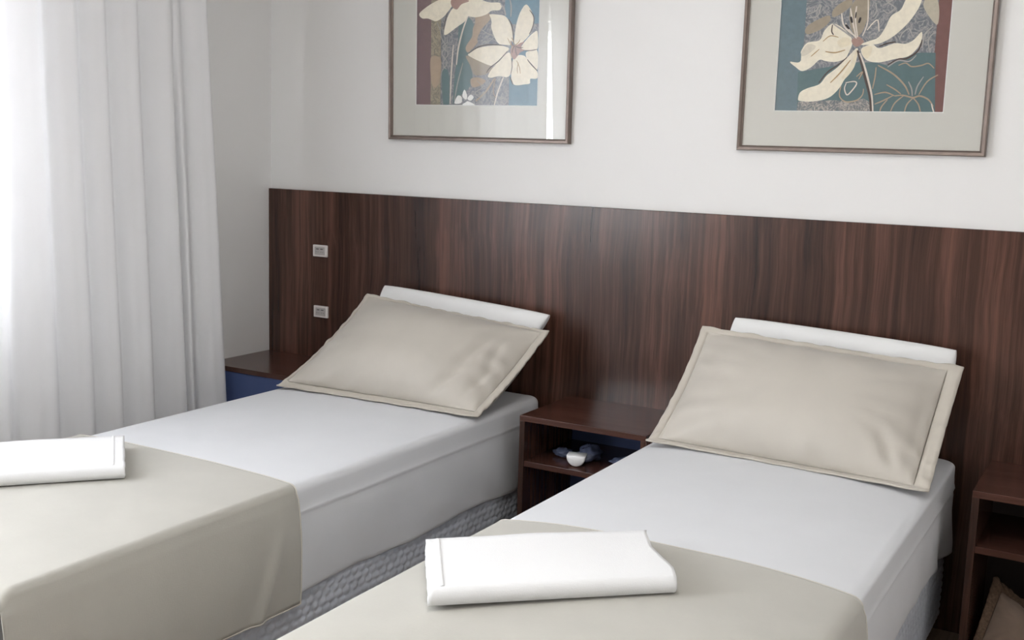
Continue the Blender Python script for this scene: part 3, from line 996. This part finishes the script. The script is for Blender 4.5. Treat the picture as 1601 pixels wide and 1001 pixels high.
def catmull(pts, closed, sub=5):
    out = []
    n = len(pts)
    rng = range(n) if closed else range(n - 1)
    for i in rng:
        if closed:
            p0, p1, p2, p3 = pts[(i - 1) % n], pts[i], pts[(i + 1) % n], pts[(i + 2) % n]
        else:
            p0, p1, p2, p3 = pts[max(i - 1, 0)], pts[i], pts[i + 1], pts[min(i + 2, n - 1)]
        for k in range(sub):
            t = k / sub
            out.append(tuple(0.5 * (2 * p1[c] + (p2[c] - p0[c]) * t + (2 * p0[c] - 5 * p1[c] + 4 * p2[c] - p3[c]) * t * t
                                    + (3 * p1[c] - p0[c] - 3 * p2[c] + p3[c]) * t ** 3) for c in (0, 1)))
    if not closed:
        out.append(tuple(pts[-1]))
    return out

def make_picture(x0, x1, z0, print_rect, bands, art, lean, label):
    """x0..x1 outer frame, z0 its lower edge; print_rect = (left, bottom, width) on the wall; bands = [(from, to, ink)] in mm"""
    W = x1 - x0
    px, pz, pw = print_rect
    ph = 0.72
    H = (pz - z0) * 2 + ph
    root = empty('framed_print', ((x0 + x1) / 2, BW - 0.001, z0))
    root.rotation_euler = (lean, 0, 0)
    fw, fd = 0.017, 0.026
    h = W / 2
    # mitred frame rails, each with a rounded section
    sec = [(0, 0), (0, -fd + 0.006), (0.003, -fd), (0.011, -fd + 0.001), (0.014, -fd + 0.007), (fw, -fd + 0.009), (fw, 0)]
    outer = [(-h, 0), (h, 0), (h, H), (-h, H)]
    for k in range(4):
        A, B = Vector(outer[k]), Vector(outer[(k + 1) % 4])
        d = (B - A).normalized()
        nI = Vector((-d.y, d.x))
        V = []
        for end, sg in ((A, 1), (B, -1)):
            for (o, y) in sec:
                q = end + nI * o + d * (o * sg)
                V.append((q.x, y, q.y))
        m = len(sec)
        F = [(i, (i + 1) % m, (i + 1) % m + m, i + m) for i in range(m)]
        F += [tuple(reversed(range(m))), tuple(range(m, 2 * m))]
        pydata('frame_rail', V, F, 'frame_metal', root, smooth=False)
    box('backing', 'backing_brown', -h + 0.004, h - 0.004, -0.006, -0.001, 0.004, H - 0.004, root)
    # print, local offsets
    lx, lz = px - (x0 + x1) / 2, pz - z0
    yp = -0.0072
    pr = box('print', 'p_slate', lx, lx + pw, yp, -0.006, lz, lz + ph, root)
    off = yp - 0.0002
    for (a, b, zb, zt, ink) in bands:
        pydata('colour_band', [(lx + a / 1000, off, lz + zb / 1000), (lx + b / 1000, off, lz + zb / 1000),
                               (lx + b / 1000, off, lz + zt / 1000), (lx + a / 1000, off, lz + zt / 1000)], [(0, 1, 2, 3)], ink, pr, False)
    off -= 0.0002
    step = 0.00004
    def clampp(p):
        return (min(max(p[0], 1), pw * 1000 - 1), min(max(p[1], 1), ph * 1000 - 1))
    lines_first = []
    for (nm, ink, pts) in art['poly']:
        nm = 'ground_patch' if ink in ('p_teal_g', 'p_scrib') else nm
        off -= step
        cc = [clampp(p) for p in (pts if nm == 'ground_patch' else catmull(pts, True))]
        bm = bmesh.new()
        vs_ = [bm.verts.new((lx + p[0] / 1000, off, lz + p[1] / 1000)) for p in cc]
        f = bm.faces.new(vs_)
        bmesh.ops.triangulate(bm, faces=[f], ngon_method='EAR_CLIP')
        bmesh.ops.recalc_face_normals(bm, faces=bm.faces[:])
        me = bpy.data.meshes.new(nm)
        bm.to_mesh(me); bm.free()
        link_mesh(nm, me, ink, pr)
    for (nm, ink, wd, pts) in art['line']:
        off -= step
        cc = [clampp(p) for p in catmull(pts, False)]
        V = []
        n = len(cc)
        for k, p in enumerate(cc):
            a, b = cc[max(k - 1, 0)], cc[min(k + 1, n - 1)]
            dx, dz = b[0] - a[0], b[1] - a[1]
            l = math.hypot(dx, dz) or 1
            hw = wd * 1.05 * (0.45 + 0.55 * math.sin(math.pi * (0.12 + 0.76 * k / (n - 1))))
            for s in (-1, 1):
                V.append((lx + (p[0] - dz / l * hw * s) / 1000, off, lz + (p[1] + dx / l * hw * s) / 1000))
        pydata(nm, V, grid_faces(2, n), ink, pr, False)
    # mat board with a cut window and a bevelled white core
    bm = bmesh.new()
    g = 0.0
    y0m, y1m = -0.0125, -0.0060
    fi = fw - 0.006
    add_box(bm, -h + fi, lx, y0m, y1m, fi, H - fi)
    add_box(bm, lx + pw, h - fi, y0m, y1m, fi, H - fi)
    add_box(bm, lx, lx + pw, y0m, y1m, fi, lz)
    add_box(bm, lx, lx + pw, y0m, y1m, lz + ph, H - fi)
    me = bpy.data.meshes.new('mat_board')
    bm.to_mesh(me); bm.free()
    link_mesh('mat_board', me, 'matboard', root)
    bw = 0.0025
    bm = bmesh.new()
    c = [(lx, lz), (lx + pw, lz), (lx + pw, lz + ph), (lx, lz + ph)]
    ci = [(lx + bw, lz + bw), (lx + pw - bw, lz + bw), (lx + pw - bw, lz + ph - bw), (lx + bw, lz + ph - bw)]
    vo = [bm.verts.new((x, y0m - 0.0001, z)) for x, z in c]
    vi = [bm.verts.new((x, off - 0.0005, z)) for x, z in ci]
    for k in range(4):
        bm.faces.new((vo[k], vo[(k + 1) % 4], vi[(k + 1) % 4], vi[k]))
    me = bpy.data.meshes.new('mat_bevel')
    bm.to_mesh(me); bm.free()
    link_mesh('mat_bevel', me, 'matboard_bevel', root)
    # glass: one front face
    box('glass', 'pane_glass', -h + 0.012, h - 0.012, -0.0155, -0.0138, 0.012, H - 0.012, root)
    tag(root, label, 'picture', 'framed flower prints above the headboard')
    return root

make_picture(0.644, 1.461, 1.526, (0.770, 1.662, 0.551),
             [(0, 68, 0, 720, 'p_mauve'), (68, 114, 0, 720, 'p_olive'), (400, 551, 300, 720, 'p_teal'), (425, 551, 0, 260, 'p_teal')],
             ART_ONE, math.radians(1.0), 'framed print of white lilies with a mauve left band, nearer the curtain')
make_picture(2.100, 2.885, 1.522, (2.219, 1.653, 0.534),
             [(0, 84, 0, 720, 'p_teal_l'), (492, 534, 0, 720, 'p_maroon')],
             ART_TWO, math.radians(0.3), 'framed print of one large cream lily with a maroon right band')

# ---------------------------------------------------------------- curtains on a ceiling rail
def make_curtain(y_a, y_b, seed, label, crease):
    """y_a is the end nearest the headboard wall"""
    nu, nv = 620, 60
    zt, zb = 2.64, 0.015
    root = empty('curtain', (0.14, (y_a + y_b) / 2, 0))
    V = []
    L = y_a - y_b
    for j in range(nv):
        v = j / (nv - 1)
        z = zt + (zb - zt) * v
        for i in range(nu):
            s = i / (nu - 1)
            d = s * L
            y = y_a - d
            ph = d * 2 * math.pi / 0.165 + 3.4 * nz(d * 3.0 + seed, 0.3) + 0.25 * nz(d * 2, z * 0.7 + seed)
            amp = 0.017 + 0.014 * nz(d * 4 + seed, 5.0) + 0.006 * v
            w = math.sin(ph)
            x = amp * (w + 0.28 * math.sin(2 * ph + 0.8)) + 0.010 * nz(d * 5 + seed, z * 0.8) + 0.005 * nz(d * 16, z * 0.6 + seed)
            if crease:
                dc = d - (0.195 + 0.012 * nz(z * 0.9, 2.0))
                x -= 0.055 * math.exp(-(dc / 0.011) ** 2) * smoothstep(0.22, 0.5, v)
                x += 0.020 * smoothstep(0.0, 0.05, dc) * math.exp(-(max(dc, 0) / 0.05) ** 2)
            flare = (min(0.047, 0.052 * (1.3 - z)) if crease else -0.09 * (2.2 - z)) * math.exp(-d / 0.5)
            y2 = y + flare * (1 if y_a > -1 else 1)
            V.append((x, y2 - (y_a + y_b) / 2, z))
    pydata('voile_panel', V, grid_faces(nu, nv), 'curtain_voile', root)
    # header tape with hooks
    box('header_tape', 'plastic_white', -0.004, 0.004, -L / 2, L / 2, zt - 0.03, zt, root)
    for k in range(int(L / 0.15) + 1):
        lathe('hook', 'metal_grey', [(0.002, 0.0), (0.003, 0.0), (0.003, 0.038), (0.002, 0.038)], root, 8,
              loc=(0, -L / 2 + 0.02 + k * 0.15, zt - 0.005))
    tag(root, label, 'curtain', 'white curtains')
make_curtain(-0.448, -2.262, 3.1, 'long white sheer curtain hanging in soft folds left of the beds', True)
make_curtain(-2.345, -3.15, 9.4, 'second white sheer curtain panel beyond the gap, nearer the viewer', False)
rail = boxes('curtain_rail', 'white_lacquer', [(0.12, 0.16, -4.2, -0.3, 2.675, 2.70)] + [(0.13, 0.15, y - 0.015, y + 0.015, 2.695, RZ) for y in (-0.5, -2.2, -4.0)])
tag(rail, 'white curtain rail fixed under the ceiling above the window', 'rail')

# ---------------------------------------------------------------- ceiling lamp added above the frame for fill light
lr = empty('added_fill_lamp', (2.6, -2.3, RZ))
lathe('added_lamp_canopy', 'white_lacquer', [(0.001, 0.0), (0.2, 0.0), (0.2, -0.02), (0.19, -0.025), (0.001, -0.025)], lr, 48)
lathe('added_lamp_diffuser', 'fill_lamp_glow', [(0.185, -0.022), (0.18, -0.05), (0.15, -0.072), (0.08, -0.084), (0.001, -0.087)], lr, 48)
ld = bpy.data.lights.new('fill_light', 'POINT')
ld.shadow_soft_size = 0.06
ld.energy = FILL_LAMP_POWER
ld.color = (1.0, 0.98, 0.95)
lo = bpy.data.objects.new('fill_light', ld)
COL.objects.link(lo)
lo.parent = lr
lo.location = (0, 0, -0.17)
tag(lr, 'added round white ceiling lamp, out of view, giving fill light', 'lamp')
